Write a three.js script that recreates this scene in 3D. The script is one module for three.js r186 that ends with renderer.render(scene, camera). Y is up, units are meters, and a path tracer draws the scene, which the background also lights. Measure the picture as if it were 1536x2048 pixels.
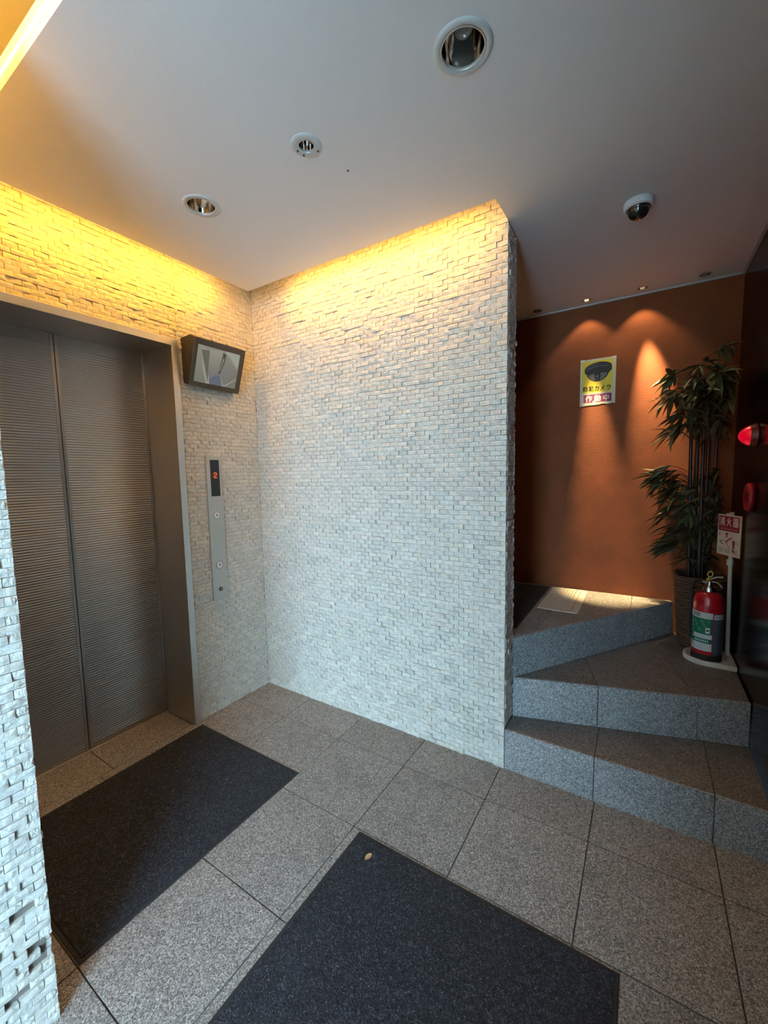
import * as THREE from 'three';
import { RoundedBoxGeometry } from 'three/addons/geometries/RoundedBoxGeometry.js';
import { mergeGeometries } from 'three/addons/utils/BufferGeometryUtils.js';
import { RectAreaLightUniformsLib } from 'three/addons/lights/RectAreaLightUniformsLib.js';

// ---------------------------------------------------------------- camera, sky, exposure
const scene = new THREE.Scene();
const CAM = new THREE.Vector3(2.1219, 1.4, 1.8407), FWD = new THREE.Vector3(-0.5332, -0.0921, -0.841), UPV = new THREE.Vector3(-0.0333, 0.9956, -0.0879);
const camera = new THREE.PerspectiveCamera(102.261, 1536 / 2048, 0.02, 100);
camera.position.copy(CAM); camera.up.copy(UPV); camera.lookAt(CAM.clone().add(FWD));
scene.add(camera);
const SKY_COLOR = new THREE.Color().setRGB(0.48, 0.765, 1.0), SKY_LEVEL = 47;
scene.background = SKY_COLOR; scene.backgroundIntensity = SKY_LEVEL;
const LED = new THREE.Color().setRGB(1.0, 0.47, 0.045), LED_LEVEL = 74;
const WARM = new THREE.Color().setRGB(1.0, 0.72, 0.36);
const renderer = new THREE.WebGLRenderer({ antialias: true });
renderer.toneMapping = THREE.LinearToneMapping;
renderer.toneMappingExposure = 0.72;
renderer.shadowMap.enabled = true;
RectAreaLightUniformsLib.init();

// ---------------------------------------------------------------- helpers
let seed = 20417;
const rnd = () => { seed = (seed + 0x6d2b79f5) | 0; let t = Math.imul(seed ^ (seed >>> 15), 1 | seed); t = (t + Math.imul(t ^ (t >>> 7), 61 | t)) ^ t; return ((t ^ (t >>> 14)) >>> 0) / 4294967296; };
const rr = (a, b) => a + (b - a) * rnd();
const gauss = () => (rnd() + rnd() + rnd() + rnd() - 2) * 0.866;
const V = (x, y, z) => new THREE.Vector3(x, y, z);
const used = {};
function numbered(name) { const n = used[name] ?? 0; used[name] = n + 1; return n ? name + '_' + String(n).padStart(3, '0') : name; }
function mesh(name, geo, mat, parent) {
  const m = new THREE.Mesh(geo, mat); m.castShadow = m.receiveShadow = true;
  if (parent) { m.name = name; parent.add(m); } else { m.name = numbered(name); scene.add(m); }
  return m;
}
function thing(name, label, category, pos = [0, 0, 0], turn = 0, group) {
  const g = new THREE.Group(); g.name = numbered(name); g.position.set(...pos); g.rotation.y = turn; scene.add(g);
  g.userData = { label, category }; if (group) g.userData.group = group;
  return g;
}
function struct(name) { const g = new THREE.Group(); g.name = name; g.userData.kind = 'structure'; scene.add(g); return g; }
const STRIP = (g) => { for (const k of Object.keys(g.attributes)) if (!['position', 'normal', 'uv'].includes(k)) g.deleteAttribute(k); return g; };
const merge = (list) => mergeGeometries(list.map((g) => STRIP(g.index ? g.toNonIndexed() : g)));
function boxUV(g, s = 1) { // uv in metres by dominant normal
  if (g.index) g = g.toNonIndexed();
  const p = g.attributes.position, n = g.attributes.normal, uv = new Float32Array(p.count * 2);
  for (let i = 0; i < p.count; i++) {
    const ax = Math.abs(n.getX(i)), ay = Math.abs(n.getY(i)), az = Math.abs(n.getZ(i));
    let u, v;
    if (ay >= ax && ay >= az) { u = p.getX(i); v = p.getZ(i); } else if (ax >= az) { u = p.getZ(i); v = p.getY(i); } else { u = p.getX(i); v = p.getY(i); }
    uv[i * 2] = u / s; uv[i * 2 + 1] = v / s;
  }
  g.setAttribute('uv', new THREE.BufferAttribute(uv, 2)); return g;
}
const box = (x0, x1, y0, y1, z0, z1) => boxUV(new THREE.BoxGeometry(x1 - x0, y1 - y0, z1 - z0).translate((x0 + x1) / 2, (y0 + y1) / 2, (z0 + z1) / 2));
const rbox = (x0, x1, y0, y1, z0, z1, r = 0.002, s = 1) => boxUV(new RoundedBoxGeometry(x1 - x0, y1 - y0, z1 - z0, s, r).translate((x0 + x1) / 2, (y0 + y1) / 2, (z0 + z1) / 2));
const tube = (pts, r, seg = 24, rad = 8) => new THREE.TubeGeometry(new THREE.CatmullRomCurve3(pts), seg, r, rad);
const lathe = (pts, seg = 40) => new THREE.LatheGeometry(pts.map(([a, b]) => new THREE.Vector2(a, b)), seg);
function tex(w, h, fill, repeat, srgb) {
  const data = new Uint8Array(w * h * 4); fill(data, w, h);
  const t = new THREE.DataTexture(data, w, h); t.wrapS = t.wrapT = THREE.RepeatWrapping; t.magFilter = THREE.LinearFilter; t.minFilter = THREE.LinearMipmapLinearFilter; t.generateMipmaps = true;
  if (srgb) t.colorSpace = THREE.SRGBColorSpace;
  if (repeat) t.repeat.set(repeat, repeat);
  t.needsUpdate = true; return t;
}
function vnoise(period, sd) { // tileable value noise, 0..1
  const a = new Float32Array(period * period); let s = sd * 7919 + 13;
  for (let i = 0; i < a.length; i++) { s = (Math.imul(s, 1664525) + 1013904223) | 0; a[i] = (s >>> 8) / 16777216; }
  return (x, y) => {
    x *= period; y *= period; const xi = Math.floor(x), yi = Math.floor(y); let fx = x - xi, fy = y - yi; fx = fx * fx * (3 - 2 * fx); fy = fy * fy * (3 - 2 * fy);
    const g = (i, j) => a[(((j % period) + period) % period) * period + (((i % period) + period) % period)];
    return (g(xi, yi) * (1 - fx) + g(xi + 1, yi) * fx) * (1 - fy) + (g(xi, yi + 1) * (1 - fx) + g(xi + 1, yi + 1) * fx) * fy;
  };
}
const fbm = (p0, sd, oct = 4, gain = 0.5) => { const f = []; for (let i = 0; i < oct; i++) f.push(vnoise(p0 << i, sd + i * 17)); return (x, y) => { let s = 0, a = 1, t = 0; for (const n of f) { s += a * n(x, y); t += a; a *= gain; } return s / t; }; };
function canvasTex(w, h, draw) {
  const c = document.createElement('canvas'); c.width = w; c.height = h; draw(c.getContext('2d'), w, h);
  const t = new THREE.CanvasTexture(c); t.colorSpace = THREE.SRGBColorSpace; t.anisotropy = 8; return t;
}
const std = (o) => new THREE.MeshStandardMaterial(o);
const lin = (r, g, b) => new THREE.Color().setRGB(r, g, b);

// ---------------------------------------------------------------- materials
const H = 2.4485, TOP = 2.65;
// split marble: faint veins and cream stains
const stF = fbm(4, 3, 5), stG = fbm(16, 9, 4, 0.6);
const stoneMap = tex(512, 512, (d, w, h) => { for (let y = 0; y < h; y++) for (let x = 0; x < w; x++) { const u = x / w, v = y / h, i = (y * w + x) * 4; const vein = Math.pow(1 - Math.abs(stF(u, v) * 2 - 1), 9), n = stG(u, v); const k = 0.95 + 0.08 * (n - 0.5) - 0.09 * vein; d[i] = 255 * Math.min(1, k); d[i + 1] = 255 * Math.min(1, k * 0.985); d[i + 2] = 255 * Math.min(1, k * (0.955 - 0.02 * stF(v, u))); d[i + 3] = 255; } }, 4, true);
const stB = fbm(16, 31, 4, 0.65);
const stoneBump = tex(512, 512, (d, w, h) => { for (let y = 0; y < h; y++) for (let x = 0; x < w; x++) { const u = x / w, v = y / h, i = (y * w + x) * 4; const b = 255 * (0.5 * stB(u, v) + 0.5 * (1 - Math.abs(stB(v, u) * 2 - 1))); d[i] = d[i + 1] = d[i + 2] = b; d[i + 3] = 255; } }, 4);
const stoneTones = [[0.72, 0.705, 0.68], [0.75, 0.735, 0.71], [0.69, 0.68, 0.665], [0.735, 0.71, 0.665], [0.705, 0.70, 0.69], [0.765, 0.75, 0.725], [0.665, 0.66, 0.65]];
const stoneMats = stoneTones.map((c) => std({ color: lin(...c), map: stoneMap, bumpMap: stoneBump, bumpScale: 0.0026, roughness: 0.82 }));
const stoneStuffMat = std({ color: 0xffffff, map: stoneMap, bumpMap: stoneBump, bumpScale: 0.0026, roughness: 0.82 });
const mortarMat = std({ color: lin(0.20, 0.17, 0.145), roughness: 0.95, bumpMap: stoneBump, bumpScale: 0.002 });
// granite
function graniteTexture(sd, base, spread) {
  const big = fbm(6, sd, 3), mid = vnoise(160, sd + 3), fine = vnoise(300, sd + 5), f2 = vnoise(340, sd + 8), stain = fbm(3, sd + 40, 4);
  return tex(1024, 1024, (d, w, h) => {
    for (let y = 0; y < h; y++) for (let x = 0; x < w; x++) {
      const u = x / w, v = y / h, i = (y * w + x) * 4; let k = 1, c = base;
      const a = fine(u, v), b = f2(v, u), m = mid(u, v);
      let t = (a * 0.6 + m * 0.4 - 0.5) * spread;
      if (b > 0.74) t -= (b - 0.74) * 2.2 * spread; else if (b < 0.2) t += (0.2 - b) * 1.6 * spread;
      k = 1 + t + 0.10 * (big(u, v) - 0.5) - 0.26 * Math.max(0, stain(u, v) - 0.5) * 2;
      const pink = m > 0.62 ? 0.018 : 0;
      d[i] = 255 * Math.min(1, Math.max(0, c[0] * k + pink)); d[i + 1] = 255 * Math.min(1, Math.max(0, c[1] * k)); d[i + 2] = 255 * Math.min(1, Math.max(0, c[2] * k)); d[i + 3] = 255;
    }
  }, 1 / 0.6, true);
}
const graniteMap = graniteTexture(5, [0.535, 0.527, 0.512], 1.15);
const graniteMap2 = graniteTexture(23, [0.56, 0.565, 0.56], 1.1);
const grB = fbm(64, 61, 4, 0.7);
const graniteBump = tex(512, 512, (d, w, h) => { for (let y = 0; y < h; y++) for (let x = 0; x < w; x++) { const i = (y * w + x) * 4, b = 255 * grB(x / w, y / h); d[i] = d[i + 1] = d[i + 2] = b; d[i + 3] = 255; } }, 1 / 0.3);
const tileMats = [1, 0.95, 1.04, 0.91].map((k) => std({ color: lin(k, k * 0.99, k * 0.975), map: graniteMap, bumpMap: graniteBump, bumpScale: 0.0012, roughness: 0.62 }));
const riserMats = [0.98, 0.92, 1.02].map((k) => std({ color: lin(k, k, k), map: graniteMap2, bumpMap: graniteBump, bumpScale: 0.001, roughness: 0.55 }));
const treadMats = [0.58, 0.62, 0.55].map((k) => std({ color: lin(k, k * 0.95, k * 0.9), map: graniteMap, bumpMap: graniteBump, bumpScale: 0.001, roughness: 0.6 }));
const groutMat = std({ color: lin(0.07, 0.062, 0.055), roughness: 0.95 });
// paint
const pB = fbm(96, 77, 3, 0.6);
const peel = tex(512, 512, (d, w, h) => { for (let y = 0; y < h; y++) for (let x = 0; x < w; x++) { const i = (y * w + x) * 4, b = 255 * pB(x / w, y / h); d[i] = d[i + 1] = d[i + 2] = b; d[i + 3] = 255; } }, 1 / 0.4);
const ceilMat = std({ color: lin(0.80, 0.80, 0.79), roughness: 0.75, bumpMap: peel, bumpScale: 0.0002 });
const whitePaint = std({ color: lin(0.72, 0.70, 0.66), roughness: 0.6 });
const orA = fbm(3, 91, 5), orB = fbm(24, 93, 4);
const orangeMap = tex(1024, 1024, (d, w, h) => { for (let y = 0; y < h; y++) for (let x = 0; x < w; x++) { const u = x / w, v = y / h, i = (y * w + x) * 4; const k = 1 + 0.24 * (orA(u, v) - 0.5) + 0.14 * (orB(u, v) - 0.5); d[i] = 128 * k; d[i + 1] = 69 * k; d[i + 2] = 37 * k; d[i + 3] = 255; } }, 1 / 1.6, true);
const orangeMat = std({ color: 0xffffff, map: orangeMap, bumpMap: peel, bumpScale: 0.0004, roughness: 0.9 });
const blackGloss = new THREE.MeshPhysicalMaterial({ color: lin(0.005, 0.005, 0.006), roughness: 0.2, specularIntensity: 0.15 });
// steel
const stS = fbm(8, 55, 3);
const brush = tex(256, 256, (d, w, h) => { for (let y = 0; y < h; y++) for (let x = 0; x < w; x++) { const i = (y * w + x) * 4, b = 255 * (0.75 + 0.25 * stS((x / w) * 0.06, y / h * 4)); d[i] = d[i + 1] = d[i + 2] = b; d[i + 3] = 255; } }, 3);
const steelMat = std({ color: lin(0.60, 0.585, 0.56), metalness: 1, roughness: 0.48, roughnessMap: brush });
const steelDoor = std({ color: lin(0.46, 0.45, 0.44), metalness: 1, roughness: 0.38 });
const plateMat = std({ color: lin(0.50, 0.49, 0.46), metalness: 0.75, roughness: 0.5 });
const chrome = std({ color: lin(0.75, 0.74, 0.72), metalness: 1, roughness: 0.08 });
const whitePlastic = std({ color: lin(0.68, 0.67, 0.63), roughness: 0.45 });
const ivory = std({ color: lin(0.62, 0.60, 0.50), roughness: 0.5 });
const darkPlastic = std({ color: lin(0.012, 0.012, 0.013), roughness: 0.35 });
const blackRubber = std({ color: lin(0.018, 0.018, 0.02), roughness: 0.8 });

// ---------------------------------------------------------------- floor
const floorG = struct('floor');
mesh('grout_bed', box(-0.4, 2.6, -0.12, -0.006, -0.15, 3.9), groutMat, floorG);
{
  const xs = []; for (let k = 0; k <= 6; k++) xs.push(-0.016 + 0.4 * k); xs.push(2.54);
  const zs = [-0.02, 0.2265, 0.627, 1.027, 1.427, 1.827, 2.227, 2.627, 3.027, 3.427, 3.9];
  const T = 0.03, gap = 0.0016;
  const tile = (x0, x1, z0, z1) => {
    const w = x1 - x0 - 2 * gap, d = z1 - z0 - 2 * gap; if (w < 0.01 || d < 0.01) return;
    const g = boxUV(new RoundedBoxGeometry(w, T, d, 1, 0.0018)); const uv = g.attributes.uv, ou = rnd(), ov = rnd();
    for (let i = 0; i < uv.count; i++) uv.setXY(i, uv.getX(i) + ou, uv.getY(i) + ov);
    const m = mesh('tile', g, tileMats[Math.floor(rnd() * 4)], floorG); m.position.set((x0 + x1) / 2, -T / 2 + rr(-0.0004, 0.0003), (z0 + z1) / 2);
  };
  for (let i = 0; i < xs.length - 1; i++) for (let j = 0; j < zs.length - 1; j++) {
    if (zs[j] > 1.8 && xs[i + 1] < 0.8) continue;      // under the wall
    tile(xs[i], xs[i + 1], zs[j], xs[i + 1] < 0.8 ? Math.min(1.505, zs[j + 1]) : zs[j + 1]);
  }
  for (const [a, b] of [[0.552, 0.966], [0.966, 1.379]]) tile(-0.262, -0.016, a, b);
}
mesh('pavement', box(-12, 14, -0.3, -0.02, 3.9, 26), std({ color: lin(0.62, 0.62, 0.62), bumpMap: graniteBump, bumpScale: 0.003, roughness: 0.9 })).userData.kind = 'structure';
scene.children[scene.children.length - 1].name = 'floor_outside';

// ---------------------------------------------------------------- stone cladding
const SH = 0.02262, SW = 0.0500;
const variants = [];
for (let k = 0; k < 26; k++) {
  const nx = 4, ny = 2, P = [], F = [], D = 0.013;
  const bulge = rr(0.0005, 0.0022), tx = rr(-0.0024, 0.0024), ty = rr(-0.0016, 0.0016);
  for (let j = 0; j <= ny; j++) for (let i = 0; i <= nx; i++) {
    const edge = i === 0 || i === nx || j === 0 || j === ny;
    const u = i / nx - 0.5 + (edge ? 0 : rr(-0.05, 0.05)), v = j / ny - 0.5 + (edge ? 0 : rr(-0.12, 0.12));
    P.push([u, v, tx * u * 2 + ty * v * 2 + (edge ? rr(-0.0012, 0.0006) : bulge + rr(-0.001, 0.0012))]);
  }
  const at = (i, j) => j * (nx + 1) + i;
  for (let j = 0; j < ny; j++) for (let i = 0; i < nx; i++) { const a = at(i, j), b = at(i + 1, j), c = at(i + 1, j + 1), d = at(i, j + 1); if ((i + j + k) % 2) F.push([a, b, c], [a, c, d]); else F.push([a, b, d], [b, c, d]); }
  const ring = []; for (let i = 0; i < nx; i++) ring.push(at(i, 0)); for (let j = 0; j < ny; j++) ring.push(at(nx, j)); for (let i = nx; i > 0; i--) ring.push(at(i, ny)); for (let j = ny; j > 0; j--) ring.push(at(0, j));
  const n0 = P.length; for (const r of ring) P.push([P[r][0], P[r][1], -D]);
  ring.forEach((r, q) => { const q2 = (q + 1) % ring.length; F.push([r, n0 + q, n0 + q2], [r, n0 + q2, ring[q2]]); });
  const pos = [], uv = [], ou = rnd(), ov = rnd();
  for (const f of F) for (const q of f) { pos.push(...P[q]); uv.push(P[q][0] * SW + P[q][2] * 0.7 + ou, P[q][1] * SH + P[q][2] * 0.7 + ov); }
  const g = new THREE.BufferGeometry(); g.setAttribute('position', new THREE.Float32BufferAttribute(pos, 3)); g.setAttribute('uv', new THREE.Float32BufferAttribute(uv, 2)); g.computeVertexNormals();
  variants.push(g);
}
// lays stones on patches {o: corner, u: direction along, n: outward, w, y0, y1, phase}; the 300 that show largest become parts, the rest one stuff part
const vp = new THREE.Matrix4();
function clad(parent, patches, skip = () => false, keep = 300) {
  camera.updateMatrixWorld(); camera.updateProjectionMatrix(); vp.multiplyMatrices(camera.projectionMatrix, camera.matrixWorldInverse);
  const list = [], gap = 0.0014;
  for (const p of patches) {
    const r0 = Math.floor(p.y0 / SH + 1e-6), r1 = Math.ceil(p.y1 / SH - 1e-6);
    const rot = new THREE.Matrix4().makeBasis(p.u, V(0, 1, 0), p.n), q0 = new THREE.Quaternion().setFromRotationMatrix(rot);
    for (let r = r0; r < r1; r++) {
      const ya = Math.max(p.y0, r * SH), yb = Math.min(p.y1, (r + 1) * SH); if (yb - ya < 0.005) continue;
      let s = p.s0 - ((r % 2) ? SW / 2 : 0); s = Math.floor((s) / SW) * SW + ((r % 2) ? SW / 2 : 0) - SW;
      const rowOff = gauss() * 0.0009;
      for (; s < p.s1; s += SW) {
        let a = Math.max(p.s0, s), b = Math.min(p.s1, s + SW); if (b - a < 0.006) continue;
        const c = p.o.clone().addScaledVector(p.u, (a + b) / 2); c.y = (ya + yb) / 2;
        if (skip(c, a, b, ya, p)) { rnd(); continue; }
        let d = (gauss() * 0.0014 + rowOff) * (p.calm ?? 1); if (rnd() < 0.10) d += rr(0.0015, 0.0042); if (rnd() < 0.05) d -= rr(0.001, 0.004);
        c.addScaledVector(p.n, d);
        const q = q0.clone().multiply(new THREE.Quaternion().setFromEuler(new THREE.Euler(gauss() * 0.022 * (p.calm ?? 1), gauss() * 0.016 * (p.calm ?? 1), gauss() * 0.006)));
        const sc = V(b - a - gap * rr(0.5, 1.5), yb - ya - gap * rr(0.5, 1.5), 1);
        const e = V(0, 0, 0); let area = 0;
        const P = [[-1, -1], [1, -1], [1, 1], [-1, 1]].map(([i, j]) => { e.copy(c).addScaledVector(p.u, i * (b - a) / 2); e.y += j * (yb - ya) / 2; const w = e.clone().applyMatrix4(camera.matrixWorldInverse); if (w.z > -0.05) return null; e.applyMatrix4(vp); return [e.x, e.y]; });
        if (P.every((z) => z && Math.abs(z[0]) < 1.02 && Math.abs(z[1]) < 1.02)) { for (let k = 0; k < 4; k++) { const A = P[k], B = P[(k + 1) % 4]; area += A[0] * B[1] - B[0] * A[1]; } area = Math.abs(area); }
        list.push({ m: new THREE.Matrix4().compose(c, q, sc), area, v: Math.floor(rnd() * variants.length), t: Math.floor(rnd() * stoneTones.length) });
      }
    }
  }
  list.sort((a, b) => b.area - a.area);
  const rest = [];
  list.forEach((L, i) => {
    if (i < keep && L.area > 0) { const m = mesh('stone', variants[L.v], stoneMats[L.t], parent); L.m.decompose(m.position, m.quaternion, m.scale); } else rest.push(L);
  });
  if (rest.length) {   // joined into one part
    const pos = [], nor = [], uv = [], col = [], v = V(0, 0, 0), nm = new THREE.Matrix3();
    for (const L of rest) {
      const g = variants[L.v], p = g.attributes.position, n = g.attributes.normal, t = g.attributes.uv; nm.getNormalMatrix(L.m);
      for (let i = 0; i < p.count; i++) { v.fromBufferAttribute(p, i).applyMatrix4(L.m); pos.push(v.x, v.y, v.z); v.fromBufferAttribute(n, i).applyMatrix3(nm).normalize(); nor.push(v.x, v.y, v.z); uv.push(t.getX(i), t.getY(i)); col.push(...stoneTones[L.t]); }
    }
    const g = new THREE.BufferGeometry(); g.setAttribute('position', new THREE.Float32BufferAttribute(pos, 3)); g.setAttribute('normal', new THREE.Float32BufferAttribute(nor, 3)); g.setAttribute('uv', new THREE.Float32BufferAttribute(uv, 2)); g.setAttribute('color', new THREE.Float32BufferAttribute(col, 3));
    const m = mesh('stone_cladding', g, stoneRest, parent); m.userData.kind = 'stuff';
  }
}
const stoneRest = stoneStuffMat.clone(); stoneRest.vertexColors = true;

const wallBack = struct('wall_back');
mesh('wall_core', box(-0.4, 1.59, 0, TOP, -0.123, -0.011), mortarMat, wallBack);
const wallLeft = struct('wall_left');
mesh('wall_core', merge([box(-0.4, -0.011, 0, TOP, -0.011, 0.513), box(-0.4, -0.011, 0, TOP, 1.417, 1.52), box(-0.4, -0.011, 2.124, TOP, 0.513, 1.417), box(-0.5, -0.4, 0, TOP, -0.12, 1.6)]), mortarMat, wallLeft);
const wallFront = struct('wall_front');
mesh('wall_core', box(-0.5, 0.862, 0, TOP, 1.511, 3.9), mortarMat, wallFront);
clad(wallBack, [
  { o: V(0, 0, 0), u: V(1, 0, 0), n: V(0, 0, 1), s0: -0.004, s1: 1.6, y0: 0, y1: 2.62 },
  { o: V(1.6, 0, 0), u: V(0, 0, -1), n: V(1, 0, 0), s0: 0.010, s1: 0.133, y0: 0.196, y1: H - 0.012 },
]);
clad(wallLeft, [
  { o: V(0, 0, 0), u: V(0, 0, -1), n: V(1, 0, 0), s0: -0.511, s1: 0.002, y0: 0, y1: 2.62 },
  { o: V(0, 0, 0), u: V(0, 0, -1), n: V(1, 0, 0), s0: -1.42, s1: -0.511, y0: 2.126, y1: 2.62 },
  { o: V(0, 0, 0), u: V(0, 0, -1), n: V(1, 0, 0), s0: -1.495, s1: -1.42, y0: 0, y1: 2.62 },
]);
const holes = [[0.350, 1.550], [0.260, 1.575], [0.147, 1.575], [0.102, 1.55], [0.238, 1.512], [0.215, 1.512], [0.192, 1.512]];
clad(wallFront, [
  { o: V(0.873, 0, 0), u: V(0, 0, -1), n: V(1, 0, 0), s0: -2.3, s1: -1.5, y0: 0, y1: H - 0.004, calm: 0.45 },
  { o: V(0, 0, 1.5), u: V(-1, 0, 0), n: V(0, 0, -1), s0: -0.862, s1: -0.02, y0: 0, y1: 2.62 },
], (c, a, b, ya, p) => p.n.x > 0.5 && holes.some(([y, z]) => Math.abs(c.y - y) < SH * 0.5 && Math.abs(c.z - z) < 0.0249));
mesh('backing', box(0.862, 0.8725, 0, H, 2.3, 3.9), mortarMat, wallFront);

// rear wall (terracotta), dark polished right wall, corridor end, entrance wall
const wallRear = struct('wall_rear');
mesh('plaster', box(0.1, 2.6, 0, TOP, -1.32, -1.19), orangeMat, wallRear);
const wallRight = struct('wall_right');
mesh('polished_panel', box(2.5393, 2.66, 0, TOP, -1.32, 3.35), blackGloss, wallRight);
const wallPassage = struct('wall_passage');
mesh('plaster', box(0.1, 0.22, 0, TOP, -1.25, -0.11), whitePaint, wallPassage);
const wallEntrance = struct('wall_entrance');
mesh('plaster', box(0.8, 1.66, 0, TOP, 3.8, 3.9), whitePaint, wallEntrance);
mesh('pillar', rbox(1.99, 2.545, 0, TOP, 2.12, 2.42, 0.004), whitePaint, wallEntrance);

// ---------------------------------------------------------------- ceiling
const ceil = struct('ceiling');
{
  const s = new THREE.Shape([[-0.3, 1.3], [2.6, 1.3], [2.6, -3.9], [-0.3, -3.9]].map(([a, b]) => new THREE.Vector2(a, b)));
  const hole = (pts) => s.holes.push(new THREE.Path(pts.map(([x, z]) => new THREE.Vector2(x, -z))));
  hole([[-0.25, 0.0], [-0.25, 1.5], [1.598, 1.5], [1.598, 1.357], [0.173, 1.357], [0.173, 0.167], [1.598, 0.167], [1.598, -0.005], [-0.25, -0.005]]);
  const circ = (x, z, r) => { const p = new THREE.Path(); p.absarc(x, -z, r, 0, Math.PI * 2, true); s.holes.push(p); };
  circ(1.701, 0.773, 0.0575); circ(1.171, 0.762, 0.034); circ(0.629, 0.768, 0.054);
  for (const x of [1.483, 1.776, 2.07, 2.359]) circ(x, -1.098, 0.024);
  const g = boxUV(new THREE.ExtrudeGeometry(s, { depth: 0.03, bevelEnabled: false, curveSegments: 28 }).rotateX(-Math.PI / 2).translate(0, H, 0));
  mesh('ceiling_panel', g, ceilMat, ceil);
  mesh('upper_slab', box(-0.6, 2.7, TOP, TOP + 0.1, -1.4, 3.95), ceilMat, ceil);
  mesh('slot_end', merge([box(1.598, 1.61, H + 0.03, TOP, -0.02, 0.18), box(1.598, 1.61, H + 0.03, TOP, 1.34, 1.52), box(0.86, 1.61, H + 0.03, TOP, 1.5, 1.512)]), ceilMat, ceil);
}
const trimMat = std({ color: lin(0.5, 0.5, 0.49), roughness: 0.5 });
const trim1 = mesh('trim_1', merge([box(0.25, 2.54, H - 0.008, H + 0.001, -1.19, -1.178), box(2.528, 2.5393, H - 0.008, H + 0.001, -1.178, 2.1)]), trimMat); trim1.userData.kind = 'structure';

// ---------------------------------------------------------------- LED cove strips
function ledStrip(label, x0, x1, z0, z1, face, out = 0.024, down = -2.6, level = 1) {
  const t = thing('led_light_strip', label, 'light strip', [(x0 + x1) / 2, H + 0.03, (z0 + z1) / 2], 0, undefined);
  const w = x1 - x0, d = z1 - z0, along = Math.max(w, d);
  mesh('housing', new RoundedBoxGeometry(w, 0.05, d, 2, 0.003).translate(0, 0.025, 0), whitePlastic, t);
  const lens = mesh('light_diffuser', new RoundedBoxGeometry(face.x ? 0.004 : w - 0.01, 0.044, face.z ? 0.004 : d - 0.01, 1, 0.001).translate(face.x * w / 2, 0.025, face.z * d / 2), std({ color: lin(0.9, 0.8, 0.6), emissive: lin(1, 0.78, 0.36), emissiveIntensity: 1.6, roughness: 0.5 }), t);
  const L = new THREE.RectAreaLight(LED, LED_LEVEL * level, along - 0.01, 0.044); L.position.set(face.x * (w / 2 + out), 0.025, face.z * (d / 2 + out)); t.add(L);
  const wp = L.position.clone().add(t.position); L.lookAt(wp.add(V(face.x, down, face.z)));
  return t;
}
ledStrip('warm yellow LED strip hidden in the ceiling slot above the elevator doors', 0.176, 0.196, 0.27, 1.30, V(-1, 0, 0));
ledStrip('warm yellow LED strip hidden in the ceiling slot along the wide stone wall', 0.36, 1.5, 0.170, 0.190, V(0, 0, -1));
ledStrip('glaring warm LED strip in the slot at the upper left corner of the ceiling', 0.22, 1.56, 1.336, 1.354, V(0, 0, 1), 0.011, -1.3, 1.6);

// ---------------------------------------------------------------- elevator entrance
const door = struct('door_1');
{
  const jamb = (z0, z1) => rbox(-0.27, 0.013, 0, 2.0875, z0, z1, 0.0015);
  const fr = mesh('door_frame', merge([jamb(0.513, 0.55), jamb(1.38, 1.417), rbox(-0.27, 0.013, 2.0875, 2.1245, 0.513, 1.417, 0.0015)]), steelMat, door);
  // ribbed leaf: a wavy profile carried across, with flat stiles at both sides
  const leaf = (z0, z1) => {
    const P = 0.0125, n = Math.floor(2.0 / P), pos = [], uv = [], idx = [];
    const prof = []; const y0 = 0.012, y1 = 2.085, rib0 = 0.03, rib1 = 0.03 + n * P;
    prof.push([y0, 0], [rib0, 0]);
    for (let i = 0; i < n; i++) { const b = rib0 + i * P; prof.push([b + P * 0.22, 0.0022], [b + P * 0.5, 0.003], [b + P * 0.78, 0.0022], [b + P, 0]); }
    prof.push([y1, 0]);
    const a = z0 + 0.014, b = z1 - 0.014;
    prof.forEach(([y, d], i) => { pos.push(-0.262 + d, y, b, -0.262 + d, y, a); uv.push(b, y, a, y); if (i) { const k = i * 2; idx.push(k - 2, k - 1, k, k - 1, k + 1, k); } });
    const g = new THREE.BufferGeometry(); g.setAttribute('position', new THREE.Float32BufferAttribute(pos, 3)); g.setAttribute('uv', new THREE.Float32BufferAttribute(uv, 2)); g.setIndex(idx); g.computeVertexNormals();
    return merge([g, rbox(-0.30, -0.2625, 0.01, 2.088, z0, z1, 0.002), rbox(-0.27, -0.2590, 0.012, 2.085, z0, z0 + 0.014, 0.0015), rbox(-0.27, -0.2590, 0.012, 2.085, z1 - 0.014, z1, 0.0015)]);
  };
  mesh('door_leaf', leaf(0.5505, 0.9645), steelDoor, door);
  mesh('door_leaf', leaf(0.9675, 1.3795), steelDoor, door);
  mesh('door_sill', rbox(-0.31, -0.258, -0.008, 0.008, 0.55, 1.38, 0.002), steelMat, door);
  mesh('shaft_back', box(-0.38, -0.302, 0, 2.2, 0.45, 1.45), darkPlastic, door);
}

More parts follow.
